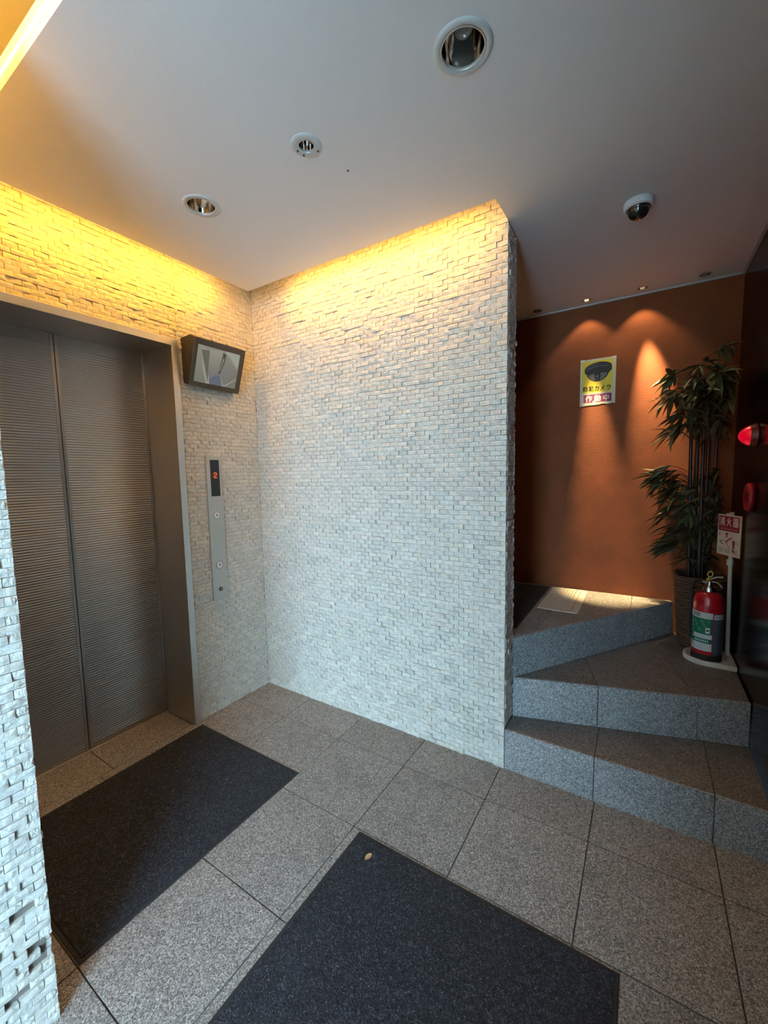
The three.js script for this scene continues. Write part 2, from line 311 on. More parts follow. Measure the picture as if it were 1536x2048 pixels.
// ---------------------------------------------------------------- stairs
const stairs = thing('staircase', 'three fanned grey granite steps turning up around the end of the stone wall', 'stairs', [1.6, 0, 0]);
const yA = 0.194, yB = 0.392, yC = 0.590;
{
  const off = [1.6, 0];
  // a slab from a plan polygon [x, z], lying between y0 and y1
  const slab = (poly, y0, y1) => {
    const s = new THREE.Shape(poly.map(([x, z]) => new THREE.Vector2(x - off[0], -z)));
    const g = new THREE.ExtrudeGeometry(s, { depth: y1 - y0 - 0.0015, bevelEnabled: true, bevelSize: 0.0012, bevelThickness: 0.0015, bevelOffset: -0.0022, bevelSegments: 1 }).rotateX(-Math.PI / 2).translate(0, y0, 0);
    return boxUV(g);
  };
  const shiftUV = (g) => { const uv = g.attributes.uv, a = rnd(), b = rnd(); for (let i = 0; i < uv.count; i++) uv.setXY(i, uv.getX(i) + a, uv.getY(i) + b); return g; };
  // clip a convex polygon by a half plane: keep dot(p - q, n) >= 0
  const clip = (poly, q, n) => { const out = []; poly.forEach((a, i) => { const b = poly[(i + 1) % poly.length], da = (a[0] - q[0]) * n[0] + (a[1] - q[1]) * n[1], db = (b[0] - q[0]) * n[0] + (b[1] - q[1]) * n[1]; if (da >= 0) out.push(a); if ((da > 0 && db < 0) || (da < 0 && db > 0)) { const t = da / (da - db); out.push([a[0] + t * (b[0] - a[0]), a[1] + t * (b[1] - a[1])]); } }); return out; };
  const pieces = (poly, cuts) => { // cuts: [[q, n]] ordered along n
    const out = []; let rest = poly;
    for (const [q, n] of cuts) { const low = clip(rest, q, [-n[0], -n[1]]); if (low.length > 2) out.push(low); rest = clip(rest, q, n); }
    if (rest.length > 2) out.push(rest); return out;
  };
  const W = 2.537, P0 = [1.602, -0.133], E2 = [W, -0.412], E3 = [2.298, -1.186];
  const d2 = [E2[0] - P0[0], E2[1] - P0[1]], l2 = Math.hypot(...d2), u2 = [d2[0] / l2, d2[1] / l2];
  const d3 = [E3[0] - P0[0], E3[1] - P0[1]], l3 = Math.hypot(...d3), u3 = [d3[0] / l3, d3[1] / l3];
  const T = 0.03;
  let k = 0;
  const riser = (a, b, y0, y1, inward) => { // vertical slab from plan point a to b, thickened inward
    const p = [a, b, [b[0] + inward[0] * 0.013, b[1] + inward[1] * 0.013], [a[0] + inward[0] * 0.013, a[1] + inward[1] * 0.013]];
    mesh('riser_slab', shiftUV(slab(p, y0, y1)), riserMats[k++ % 3], stairs);
  };
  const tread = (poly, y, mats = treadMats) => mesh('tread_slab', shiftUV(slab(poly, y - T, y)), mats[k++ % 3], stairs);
  // step 1
  const xs = [1.601, 1.978, 2.378, W];
  for (let i = 0; i < 3; i++) riser([xs[i] + 0.0004, -0.0], [xs[i + 1] - 0.0004, -0.0], 0, yA, [0, -1]);
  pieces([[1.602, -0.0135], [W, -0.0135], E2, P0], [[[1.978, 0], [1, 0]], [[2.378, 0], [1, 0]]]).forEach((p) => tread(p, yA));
  // step 2
  const J = [0, 0.382, 0.782, l2], at2 = (s, o = 0) => [P0[0] + u2[0] * s - u2[1] * o, P0[1] + u2[1] * s + u2[0] * o];
  for (let i = 0; i < 3; i++) riser(at2(J[i] + 0.0004), at2(J[i + 1] - 0.0004), yA, yB, [u2[1], -u2[0]]);
  const nose2 = [at2(0.004, -0.0135), at2(l2, -0.0135), [W, -1.188], E3];
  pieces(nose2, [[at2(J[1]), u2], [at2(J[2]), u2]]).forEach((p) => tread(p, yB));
  // step 3 and landing
  const at3 = (s) => [P0[0] + u3[0] * s, P0[1] + u3[1] * s], K = [0, 0.42, 0.82, l3];
  for (let i = 0; i < 3; i++) riser(at3(K[i] + 0.0004), at3(K[i + 1] - (i === 2 ? 0.02 : 0.0004)), yB, yC, [u3[1], -u3[0]]);
  pieces([[1.28, -0.134], [P0[0] + u3[1] * 0.0135, P0[1] - u3[0] * 0.0135], [E3[0] + u3[1] * 0.0135 * 1.6, -1.188], [1.28, -1.188]], [[[1.68, 0], [1, 0]], [[2.073, 0], [1, 0]]]).forEach((p) => mesh('landing_slab', shiftUV(slab(p, yC - T, yC)), tileMats[k++ % 4], stairs));
  mesh('landing_slab', shiftUV(slab([[0.25, -0.134], [1.28, -0.134], [1.28, -1.188], [0.25, -1.188]], yC - T, yC)), tileMats[1], stairs);
  // solid bed beneath
  const bed = (poly, y0, y1) => slab(poly, y0, y1);
  mesh('concrete_bed', merge([bed([[1.606, -0.024], [W - 0.002, -0.024], [W - 0.002, -1.186], [1.606, -1.186]], 0, yA - T - 0.001), bed([[1.606, -0.16], at2(l2 - 0.004, -0.024), [W - 0.002, -1.186], [1.606, -1.186]], yA - T - 0.001, yB - T - 0.001), bed([[0.25, -0.135], [1.598, -0.135], [1.614, -0.19], [2.262, -1.184], [0.25, -1.184]], 0, yC - T - 0.001)]), groutMat, stairs);
}

// ---------------------------------------------------------------- mats
const cA = fbm(64, 201, 3, 0.8), cB = vnoise(220, 205), cC = fbm(3, 207, 3);
const carpetMap = tex(1024, 1024, (d, w, h) => { for (let y = 0; y < h; y++) for (let x = 0; x < w; x++) { const u = x / w, v = y / h, i = (y * w + x) * 4; const f = cB(u, v), k = 0.42 + 1.5 * Math.pow(cA(u, v), 2.6) + (f > 0.66 ? (f - 0.66) * 4.2 : 0) + 0.1 * (cC(u, v) - 0.5); d[i] = Math.min(255, 46 * k); d[i + 1] = Math.min(255, 47 * k); d[i + 2] = Math.min(255, 54 * k); d[i + 3] = 255; } }, 1 / 0.45, true);
const carpetBump = tex(512, 512, (d, w, h) => { for (let y = 0; y < h; y++) for (let x = 0; x < w; x++) { const i = (y * w + x) * 4, b = 255 * Math.pow(cA(x / w, y / h), 1.5); d[i] = d[i + 1] = d[i + 2] = b; d[i + 3] = 255; } }, 1 / 0.3);
const carpetMat = std({ color: 0xffffff, map: carpetMap, bumpMap: carpetBump, bumpScale: 0.006, roughness: 1 });
function mat(label, x0, x1, z0, z1, y = 0, b = 0.013) {
  const t = thing('floor_mat', label, 'floor mat', [(x0 + x1) / 2, y, (z0 + z1) / 2]);
  const w = x1 - x0, d = z1 - z0;
  const s = new THREE.Shape(); s.moveTo(-w / 2, -d / 2); s.lineTo(w / 2, -d / 2); s.lineTo(w / 2, d / 2); s.lineTo(-w / 2, d / 2); s.closePath();
  const h = new THREE.Path(); h.moveTo(-w / 2 + b, -d / 2 + b); h.lineTo(-w / 2 + b, d / 2 - b); h.lineTo(w / 2 - b, d / 2 - b); h.lineTo(w / 2 - b, -d / 2 + b); h.closePath(); s.holes.push(h);
  mesh('rubber_border', new THREE.ExtrudeGeometry(s, { depth: 0.001, bevelEnabled: true, bevelSize: 0.002, bevelThickness: 0.0014, bevelSegments: 1, bevelOffset: -0.002 }).rotateX(-Math.PI / 2).translate(0, 0.0014, 0), blackRubber, t);
  mesh('carpet_pile', boxUV(new RoundedBoxGeometry(w - 2 * b + 0.002, 0.007, d - 2 * b + 0.002, 2, 0.003).translate(0, 0.0036, 0)), carpetMat, t);
  return t;
}
mat('dark navy carpet mat lying in front of the elevator doors', 0.040, 0.785, 0.525, 1.424);
mat('large dark carpet mat in the foreground with a dry leaf on it', 1.217, 2.107, 0.638, 2.15);
mat('black mat on the upper landing beside the white perforated mat', 0.75, 1.583, -1.158, -0.27, yC);
{
  const x0 = 1.603, x1 = 1.822, z0 = -1.160, z1 = -0.655, w = x1 - x0, d = z1 - z0, r = 0.022;
  const t = thing('perforated_mat', 'cream plastic mat with rows of punched holes on the upper landing', 'mat', [x0, yC, z0]);
  const s = new THREE.Shape(); s.moveTo(0, 0); s.lineTo(w - r, 0); s.absarc(w - r, -r, r, Math.PI / 2, 0, true); s.lineTo(w, -d + r); s.absarc(w - r, -d + r, r, 0, -Math.PI / 2, true); s.lineTo(0, -d); s.closePath();
  for (let i = 0; i < 9; i++) for (let j = 0; j < 17; j++) {
    const cx = 0.014 + i * 0.0175, cy = -0.03 - j * 0.0278, a = (i + j) % 2 ? 0.0052 : 0.0034, b = (i + j) % 2 ? 0.0042 : 0.0085;
    const p = new THREE.Path(); p.moveTo(cx - a, cy - b); p.lineTo(cx - a, cy + b); p.lineTo(cx + a, cy + b); p.lineTo(cx + a, cy - b); p.closePath(); s.holes.push(p);
  }
  const p = new THREE.Path(); p.moveTo(w - 0.041, -d + 0.025); p.lineTo(w - 0.041, -0.025); p.lineTo(w - 0.037, -0.025); p.lineTo(w - 0.037, -d + 0.025); p.closePath(); s.holes.push(p);
  mesh('perforated_sheet', new THREE.ExtrudeGeometry(s, { depth: 0.004, bevelEnabled: false, curveSegments: 6 }).rotateX(-Math.PI / 2).translate(0, 0.0005, 0), std({ color: lin(0.60, 0.56, 0.46), roughness: 0.6 }), t);
}

// ---------------------------------------------------------------- indicator panel with call buttons
{
  const t = thing('elevator_call_panel', 'tall brushed metal elevator panel with floor display and two up buttons', 'call panel', [0, 1.0985, 0.3375]);
  mesh('face_plate', new RoundedBoxGeometry(0.016, 0.84, 0.1, 2, 0.002).translate(0.006, 0, 0), plateMat, t);
  mesh('back_box', new RoundedBoxGeometry(0.03, 0.82, 0.088, 2, 0.001).translate(-0.012, 0, 0), darkPlastic, t);
  const disp = mesh('display_window', new RoundedBoxGeometry(0.003, 0.209, 0.058, 1, 0.0008).translate(0.0142, 0.295, -0.002), std({ color: lin(0.006, 0.006, 0.007), roughness: 0.2 }), t);
  // dot matrix numeral 2
  const rows = ['01110', '10001', '00001', '00110', '01000', '10000', '11111'], dots = [], pz = 0.0042, py = 0.0046;
  rows.forEach((r, j) => [...r].forEach((c, i) => { if (c === '1') dots.push(new THREE.CylinderGeometry(0.0022, 0.0022, 0.0012, 8).rotateZ(Math.PI / 2).translate(0.0160, 0.3255 - j * py, -0.0035 + 0.0084 - i * pz)); }));
  mesh('lit_digit', merge(dots), std({ color: lin(0.3, 0.02, 0.01), emissive: lin(1, 0.16, 0.05), emissiveIntensity: 1.5 }), disp);
  const glow = new THREE.PointLight(lin(1, 0.16, 0.05), 0.004); glow.position.set(0.022, 0.312, -0.0035); glow.castShadow = true; t.add(glow);
  for (const y of [1.177, 0.884]) {
    const b = mesh('call_button', lathe([[0, 0.004], [0.017, 0.004], [0.0185, 0.003], [0.0185, -0.002]], 32).rotateZ(-Math.PI / 2).translate(0.0145, y - 1.0985, 0.002), std({ color: lin(0.72, 0.72, 0.70), roughness: 0.4 }), t);
    mesh('button_ring', lathe([[0.0186, -0.001], [0.0186, 0.0036], [0.0198, 0.004], [0.0212, 0.003], [0.0214, -0.001]], 32).rotateZ(-Math.PI / 2).translate(0.0142, y - 1.0985, 0.002), chrome, b);
    const a = new THREE.Shape([[0, 0.0095], [-0.0075, 0.0012], [-0.005, -0.0006], [-0.0015, 0.0035], [-0.0015, -0.0088], [0.0015, -0.0088], [0.0015, 0.0035], [0.005, -0.0006], [0.0075, 0.0012]].map(([x, q]) => new THREE.Vector2(x, q)));
    mesh('arrow_mark', new THREE.ExtrudeGeometry(a, { depth: 0.0006, bevelEnabled: false }).rotateY(Math.PI / 2).translate(0.0184, y - 1.0985, 0.002), darkPlastic, b);
  }
  const k = mesh('key_switch', lathe([[0, 0.003], [0.0075, 0.003], [0.0075, -0.001]], 24).rotateZ(-Math.PI / 2).translate(0.0142, 0.739 - 1.0985, 0.0015), chrome, t);
  mesh('key_ring', lathe([[0.0078, 0], [0.0078, 0.0035], [0.0118, 0.0035], [0.0122, 0]], 24).rotateZ(-Math.PI / 2).translate(0.0142, 0.739 - 1.0985, 0.0015), darkPlastic, k);
  mesh('key_slot', new THREE.BoxGeometry(0.0008, 0.009, 0.0022).translate(0.0174, 0.739 - 1.0985, 0.0015), darkPlastic, k);
}

// ---------------------------------------------------------------- monitor above the panel
{
  const zL = 0.488, zR = 0.168;
  const t = thing('cctv_monitor', 'dark bronze wall monitor tilted down and showing the empty elevator car', 'monitor', [0, 2.0, (zL + zR) / 2]);
  const hw = (zL - zR) / 2, bronze = std({ color: lin(0.045, 0.038, 0.03), metalness: 0.55, roughness: 0.45 });
  // side profile (x, y): a housing deeper at the top
  const prof = [[-0.012, 1.913], [0.044, 1.892], [0.125, 2.128], [0.083, 2.146], [-0.012, 2.1415]];
  const s = new THREE.Shape(prof.map(([x, y]) => new THREE.Vector2(x, y - 2.0)));
  mesh('housing', new THREE.ExtrudeGeometry(s, { depth: 2 * hw - 0.004, bevelEnabled: true, bevelSize: 0.0015, bevelThickness: 0.002, bevelSegments: 2, bevelOffset: -0.0015 }).translate(0, 0, -hw + 0.002), bronze, t);
  const a = V(0.044, -0.108, 0), b = V(0.125, 0.128, 0), up = b.clone().sub(a), len = up.length(); up.normalize(); const n = V(up.y, -up.x, 0), mid = a.clone().add(b).multiplyScalar(0.5);
  const M = new THREE.Matrix4().makeBasis(V(0, 0, -1), up, n).setPosition(mid);
  const fw = hw, fh = len / 2, ow = 0.0295, oh0 = 0.026, oh1 = 0.031;
  const fs = new THREE.Shape([[-fw, -fh], [fw, -fh], [fw, fh], [-fw, fh]].map(([x, y]) => new THREE.Vector2(x, y)));
  fs.holes.push(new THREE.Path([[-fw + 0.024, -fh + oh0], [-fw + 0.024, fh - oh1], [fw - 0.031, fh - oh1], [fw - 0.031, -fh + oh0]].map(([x, y]) => new THREE.Vector2(x, y))));
  mesh('front_bezel', new THREE.ExtrudeGeometry(fs, { depth: 0.004, bevelEnabled: true, bevelSize: 0.0012, bevelThickness: 0.0012, bevelSegments: 1, bevelOffset: -0.0012 }).applyMatrix4(M), std({ color: lin(0.075, 0.06, 0.042), metalness: 0.5, roughness: 0.42 }), t);
  const img = canvasTex(512, 420, (c, w, h) => {
    const poly = (f, ...p) => { c.fillStyle = f; c.beginPath(); p.forEach(([x, y], i) => (i ? c.lineTo(x * w, y * h) : c.moveTo(x * w, y * h))); c.closePath(); c.fill(); };
    c.fillStyle = '#a9a898'; c.fillRect(0, 0, w, h);
    const g = c.createLinearGradient(0, 0, 0, h); g.addColorStop(0, '#b8b69c'); g.addColorStop(1, '#8f8f88');
    poly(g, [0, 0], [0.14, 0], [0.36, 0.98], [0, 1]);
    poly('#c6c4ae', [0.1, 0.1], [0.2, 0.08], [0.26, 0.62], [0.37, 1], [0.28, 1], [0.17, 0.62]);
    poly('#6f6d5a', [0.09, 0.12], [0.27, 0.1], [0.3, 0.7], [0.32, 0.98], [0.19, 0.5]);
    const g2 = c.createLinearGradient(0, 0, 0, h); g2.addColorStop(0, '#c2c0a6'); g2.addColorStop(0.75, '#8c8c88'); g2.addColorStop(1, '#74778a');
    poly(g2, [0.27, 0.08], [0.6, 0.02], [0.54, 0.7], [0.36, 0.86], [0.3, 0.7]);
    const g3 = c.createLinearGradient(0.6 * w, 0, w, h); g3.addColorStop(0, '#a7a79c'); g3.addColorStop(1, '#7f7f79');
    poly(g3, [0.62, 0.1], [0.98, 0.45], [1, 0.78], [0.72, 0.98], [0.56, 0.66]);
    poly('#c3c9bb', [0.66, 0], [1, 0], [1, 0.42], [0.9, 0.3], [0.78, 0.16], [0.64, 0.06]);
    poly('#6d7390', [0.34, 0.86], [0.48, 0.72], [0.58, 0.7], [0.66, 1], [0.36, 1]);
    poly('#8d8c80', [1, 0.72], [1, 1], [0.7, 1]); poly('#c9c8bb', [1, 0.70], [1, 0.73], [0.72, 1], [0.68, 1]);
    poly('#55554d', [0.585, 0.05], [0.67, 0.1], [0.655, 0.32], [0.58, 0.68], [0.53, 0.68], [0.57, 0.28]);
    poly('#2e2e2c', [0.6, 0.08], [0.65, 0.1], [0.64, 0.18], [0.6, 0.16]);
    for (let i = 0; i < 7; i++) { c.fillStyle = i < 2 ? '#ffffff' : '#c9c9c2'; c.fillRect((0.605 - i * 0.008) * w, (0.24 + i * 0.05) * h, 0.022 * w, 0.028 * h); }
  });
  const scr = new THREE.PlaneGeometry(2 * fw - 0.054, len - oh0 - oh1).translate((0.024 - 0.031) / 2, (oh0 - oh1) / 2, 0.0018).applyMatrix4(M);
  mesh('screen', scr, std({ color: lin(0.05, 0.05, 0.05), emissive: 0xffffff, emissiveMap: img, emissiveIntensity: 0.62, roughness: 0.15 }), t);
  const L = new THREE.RectAreaLight(lin(0.85, 0.86, 0.8), 0.25, 0.25, 0.18); L.position.copy(mid).addScaledVector(n, 0.01); t.add(L); L.lookAt(L.position.clone().add(t.position).add(n));
  for (const z of [0.04, -0.055]) mesh('screw', new THREE.CylinderGeometry(0.004, 0.004, 0.004, 10).translate(0.100, 0.1405, z), darkPlastic, t);
}

// ---------------------------------------------------------------- ceiling lights and dome camera
const ringMat = std({ color: lin(0.50, 0.50, 0.47), roughness: 0.5 });
function downlight(label, x, z, r0, r1, depth, kind) {
  const t = thing('ceiling_downlight', label, 'ceiling light', [x, H, z]);
  mesh('trim_ring', lathe([[r1, 0.004], [r1, -0.002], [r1 + 0.003, -0.0035], [(r0 + r1) / 2, -0.0045], [r0 - 0.003, -0.003], [r0, 0]], 56), ringMat, t);
  mesh('reflector_rim', lathe([[r1 + 0.0005, -0.003], [r1 - 0.001, -0.0045], [r1 - 0.0035, -0.003], [r1 - 0.003, 0.004]], 56), std({ color: lin(0.6, 0.56, 0.5), roughness: 0.3, metalness: 0.4 }), t);
  const rf = mesh('reflector', lathe([[r1 - 0.001, 0], [r1 * 0.97, depth * 0.4], [r1 * 0.86, depth * 0.75], [r1 * 0.62, depth * 0.97], [0, depth]], 56), chrome, t);
  if (kind === 'bulb') {
    mesh('bulb', lathe([[0, depth * 0.30], [r1 * 0.3, depth * 0.33], [r1 * 0.47, depth * 0.46], [r1 * 0.47, depth * 0.6], [r1 * 0.3, depth * 0.8], [r1 * 0.26, depth * 0.95]], 32).translate(0, 0, 0), std({ color: lin(0.22, 0.22, 0.2), roughness: 0.2 }), t);
  }
  if (kind === 'spot') for (const [a, b] of [[-0.03, -0.02], [-0.034, 0.004], [0.02, -0.032]]) mesh('slot_mark', new THREE.CylinderGeometry(0.0035, 0.0035, 0.002, 8).translate(a * r0 / 0.05, -0.0062, b * r0 / 0.05), darkPlastic, t);
  return t;
}
downlight('largest ceiling downlight with a mirrored well, nearest the camera, unlit', 1.703, 0.773, 0.0735, 0.0555, 0.10, 'bulb');
downlight('smallest of the round lobby downlights with a wide white ring, between the two larger', 1.171, 0.762, 0.0505, 0.0275, 0.06, 'spot');
downlight('chrome-lined ceiling downlight above the elevator mat, farthest left of the recessed lights', 0.629, 0.768, 0.0695, 0.053, 0.075, 'plain');
const smallLabels = ['small unlit recessed spot beside the stone wall end above the terracotta wall', 'small lit recessed spot above the yellow camera poster', 'small lit recessed spot right of the yellow poster, toward the bamboo', 'small unlit recessed spot nearest the dark polished wall'];
[1.483, 1.776, 2.07, 2.359].forEach((x, i) => {
  const lit = i === 1 || i === 2, t = thing('recessed_spotlight', smallLabels[i], 'ceiling light', [x, H, -1.098]);
  mesh('trim_ring', lathe([[0.0215, 0.006], [0.0215, -0.001], [0.024, -0.0028], [0.0285, -0.002], [0.0295, 0.0]], 36), i === 1 || i === 2 ? plateMat : std({ color: lin(0.3, 0.3, 0.3), metalness: 0.5, roughness: 0.4 }), t);
  mesh('reflector', lathe([[0.0215, 0], [0.021, 0.014], [0.015, 0.03], [0, 0.034]], 36), chrome, t);
  const bulb = mesh('bulb', lathe([[0, 0.003], [0.008, 0.0045], [0.0125, 0.010], [0.012, 0.02], [0.006, 0.031]], 24), lit ? std({ color: lin(0.9, 0.85, 0.7), emissive: lin(1, 0.8, 0.5), emissiveIntensity: i === 1 ? 1.6 : 0.5 }) : std({ color: lin(0.3, 0.3, 0.28), roughness: 0.15 }), t);
  if (lit) {
    const beam = (power, deg, pen, dx, dz, dy = -1.6) => { const s = new THREE.SpotLight(WARM, power, 0, deg * Math.PI / 180, pen, 2); s.position.set(0, -0.004, 0); s.target.position.set(dx, dy, dz); s.castShadow = true; s.shadow.radius = 0.5; s.shadow.mapSize.set(1024, 1024); t.add(s, s.target); };
    if (i === 1) { beam(0.55, 46, 0.25, 0.03, -0.02); beam(60, 10, 1, 0.135, -0.055, -1.7); } else { beam(0.6, 46, 0.25, 0.04, -0.02); beam(42, 13, 1, 0.13, -0.10, -1.05); }
  }
});
{
  const t = thing('dome_camera', 'white ceiling dome security camera with a dark smoked bubble', 'security camera', [2.063, H, -0.172]);
  mesh('base_ring', lathe([[0, 0], [0.052, 0], [0.054, -0.004], [0.053, -0.022], [0.048, -0.027], [0.040, -0.028]], 48), std({ color: lin(0.72, 0.73, 0.74), roughness: 0.4 }), t);
  const pts = [[0.0405, -0.0265], [0.042, -0.029]]; for (let i = 0; i <= 12; i++) { const a = i / 12 * Math.PI / 2; pts.push([0.0395 * Math.cos(a), -0.030 - 0.036 * Math.sin(a)]); }
  mesh('smoked_dome', lathe(pts, 48), new THREE.MeshPhysicalMaterial({ color: lin(0.012, 0.012, 0.013), roughness: 0.06, clearcoat: 1, clearcoatRoughness: 0.03 }), t);
  mesh('dome_rim', new THREE.TorusGeometry(0.041, 0.0016, 8, 48).rotateX(Math.PI / 2).translate(0, -0.0285, 0), darkPlastic, t);
}

{
  const t = thing('ceiling_screw', 'tiny dark screw in the ceiling right of the smallest round downlight', 'screw', [1.215, H, 0.601]);
  mesh('screw_head', lathe([[0, -0.003], [0.0025, -0.0026], [0.0035, -0.001], [0.0035, 0.0]], 12), darkPlastic, t);
}
// ---------------------------------------------------------------- writing, stroke by stroke
const GLYPH = {
  bo: [[[12, 10], [12, 95]], [[12, 12], [34, 12], [24, 38], [36, 52], [30, 66], [14, 64]], [[68, 5], [68, 22]], [[42, 24], [97, 24]], [[62, 24], [60, 50], [52, 72], [38, 92]], [[60, 48], [90, 48], [88, 80], [82, 92], [70, 88]]],
  han: [[[34, 6], [22, 20], [8, 32]], [[12, 12], [28, 34], [32, 62], [28, 92], [16, 86]], [[30, 48], [18, 62], [6, 72]], [[48, 14], [86, 14], [86, 46], [78, 54], [66, 50]], [[48, 14], [48, 82], [56, 90], [88, 90], [94, 74]]],
  ka: [[[12, 32], [86, 32], [82, 78], [74, 92], [60, 86]], [[46, 8], [44, 40], [32, 72], [12, 92]]],
  me: [[[78, 8], [62, 44], [38, 74], [12, 92]], [[28, 32], [78, 78]]],
  ra: [[[22, 14], [80, 14]], [[12, 38], [88, 38], [78, 66], [58, 84], [34, 94]]],
  saku: [[[30, 6], [20, 30], [6, 50]], [[20, 30], [20, 94]], [[54, 6], [46, 28], [36, 42]], [[48, 24], [96, 24]], [[64, 24], [64, 94]], [[64, 46], [92, 46]], [[64, 68], [92, 68]]],
  dou: [[[50, 8], [12, 15]], [[6, 26], [58, 26]], [[12, 38], [52, 38], [52, 62], [12, 62], [12, 38]], [[12, 50], [52, 50]], [[32, 12], [32, 88]], [[10, 75], [54, 75]], [[5, 91], [58, 88]], [[60, 32], [96, 32], [93, 80], [86, 92], [76, 86]], [[78, 8], [77, 40], [70, 70], [58, 92]]],
  chu: [[[16, 28], [84, 28], [84, 66], [16, 66], [16, 28]], [[50, 6], [50, 96]]],
  sho: [[[10, 12], [22, 22]], [[6, 38], [18, 47]], [[6, 92], [24, 62]], [[66, 6], [66, 32]], [[42, 12], [50, 28]], [[90, 10], [82, 28]], [[44, 94], [44, 36], [88, 36], [88, 86], [82, 94], [74, 90]], [[44, 52], [88, 52]], [[44, 68], [88, 68]]],
  hi: [[[50, 6], [50, 40], [38, 70], [10, 94]], [[50, 40], [62, 68], [92, 94]], [[22, 28], [28, 50]], [[80, 26], [66, 50]]],
  ki: [[[12, 8], [42, 8], [42, 30], [12, 30], [12, 8]], [[58, 8], [88, 8], [88, 30], [58, 30], [58, 8]], [[12, 70], [42, 70], [42, 92], [12, 92], [12, 70]], [[58, 70], [88, 70], [88, 92], [58, 92], [58, 70]], [[6, 47], [94, 47]], [[50, 34], [47, 49], [34, 59], [8, 65]], [[52, 49], [66, 59], [94, 65]]],
};
function glyph(c, name, x, y, w, h, color, lw, slant = 0) {
  c.strokeStyle = color; c.lineWidth = lw; c.lineCap = 'round'; c.lineJoin = 'round';
  for (const s of GLYPH[name]) { c.beginPath(); s.forEach(([a, b], i) => { const px = x + a / 100 * w + slant * (1 - b / 100), py = y + b / 100 * h; i ? c.lineTo(px, py) : c.moveTo(px, py); }); c.stroke(); }
}
// ---------------------------------------------------------------- poster
{
  const img = canvasTex(720, 1024, (c, w, h) => {
    c.fillStyle = '#d9d8c2'; c.fillRect(0, 0, w, h);
    c.fillStyle = '#e6d33c'; c.fillRect(36, 40, w - 96, 700);
    // dome camera picture
    c.fillStyle = '#17171a'; c.beginPath(); c.moveTo(90, 210); c.bezierCurveTo(110, 120, 300, 75, 380, 75); c.bezierCurveTo(500, 75, 640, 110, 640, 190); c.lineTo(640, 270); c.lineTo(575, 345); c.bezierCurveTo(540, 450, 440, 505, 350, 505); c.bezierCurveTo(250, 505, 160, 430, 130, 330); c.lineTo(90, 290); c.closePath(); c.fill();
    c.strokeStyle = '#6f6f72'; c.lineWidth = 9; c.beginPath(); c.moveTo(140, 245); c.bezierCurveTo(230, 165, 450, 150, 570, 190); c.stroke();
    c.fillStyle = '#3c3c40'; c.beginPath(); c.moveTo(100, 200); c.bezierCurveTo(150, 120, 280, 92, 370, 90); c.lineTo(330, 165); c.bezierCurveTo(260, 172, 180, 200, 130, 245); c.closePath(); c.fill();
    c.fillStyle = '#57585c'; c.beginPath(); c.moveTo(165, 350); c.lineTo(290, 320); c.lineTo(300, 485); c.bezierCurveTo(240, 470, 190, 420, 165, 350); c.fill();
    c.fillStyle = '#6a6b6f'; c.beginPath(); c.moveTo(420, 320); c.lineTo(550, 330); c.bezierCurveTo(530, 400, 480, 460, 410, 480); c.closePath(); c.fill();
    c.fillStyle = '#1d1d21'; c.beginPath(); c.ellipse(352, 420, 58, 82, 0, 0, 7); c.fill(); c.fillStyle = '#77777c'; c.beginPath(); c.ellipse(352, 385, 16, 20, 0, 0, 7); c.fill();
    ['bo', 'han', 'ka', 'me', 'ra'].forEach((g, i) => glyph(c, g, 62 + i * 118, 592, 100, 118, '#15140d', 17));
    c.fillStyle = '#96305c'; c.fillRect(76, 778, 574, 180);
    ['saku', 'dou', 'chu'].forEach((g, i) => glyph(c, g, 118 + i * 176, 794, 140, 148, '#f4eef0', 20));
    c.fillStyle = '#e9d9d6'; c.beginPath(); c.moveTo(270, 920); c.lineTo(330, 930); c.lineTo(300, 1024); c.lineTo(262, 1024); c.fill();
  });
  const t = thing('poster', 'yellow security camera poster taped to the terracotta wall', 'poster', [1.841, 1.961, -1.19]);
  const s = new THREE.Shape(); const w = 0.1015, h = 0.146;
  s.moveTo(-w, h); s.lineTo(w, h); s.lineTo(w, -h + 0.004);
  for (const [x, y] of [[0.085, -0.1395], [0.06, -0.144], [0.045, -0.1405], [0.03, -0.1385], [0.012, -0.1425], [-0.02, -0.144], [-0.05, -0.1435], [-0.08, -0.1465]]) s.lineTo(x, y);
  s.lineTo(-w, -h); s.closePath();
  const g = new THREE.ExtrudeGeometry(s, { depth: 0.0008, bevelEnabled: false }); const p = g.attributes.position, uv = g.attributes.uv;
  for (let i = 0; i < p.count; i++) uv.setXY(i, (p.getX(i) + w) / (2 * w), (p.getY(i) + h) / (2 * h));
  mesh('printed_sheet', g.translate(0, 0, 0.0006), std({ map: img, color: lin(0.72, 0.72, 0.72), roughness: 0.6 }), t);
  for (const [x, y] of [[-0.09, 0.142], [0.09, 0.142]]) mesh('tape_strip', new THREE.BoxGeometry(0.024, 0.012, 0.0004).translate(x, y, 0.0018), std({ color: lin(0.62, 0.58, 0.46), roughness: 0.3 }), t);
}

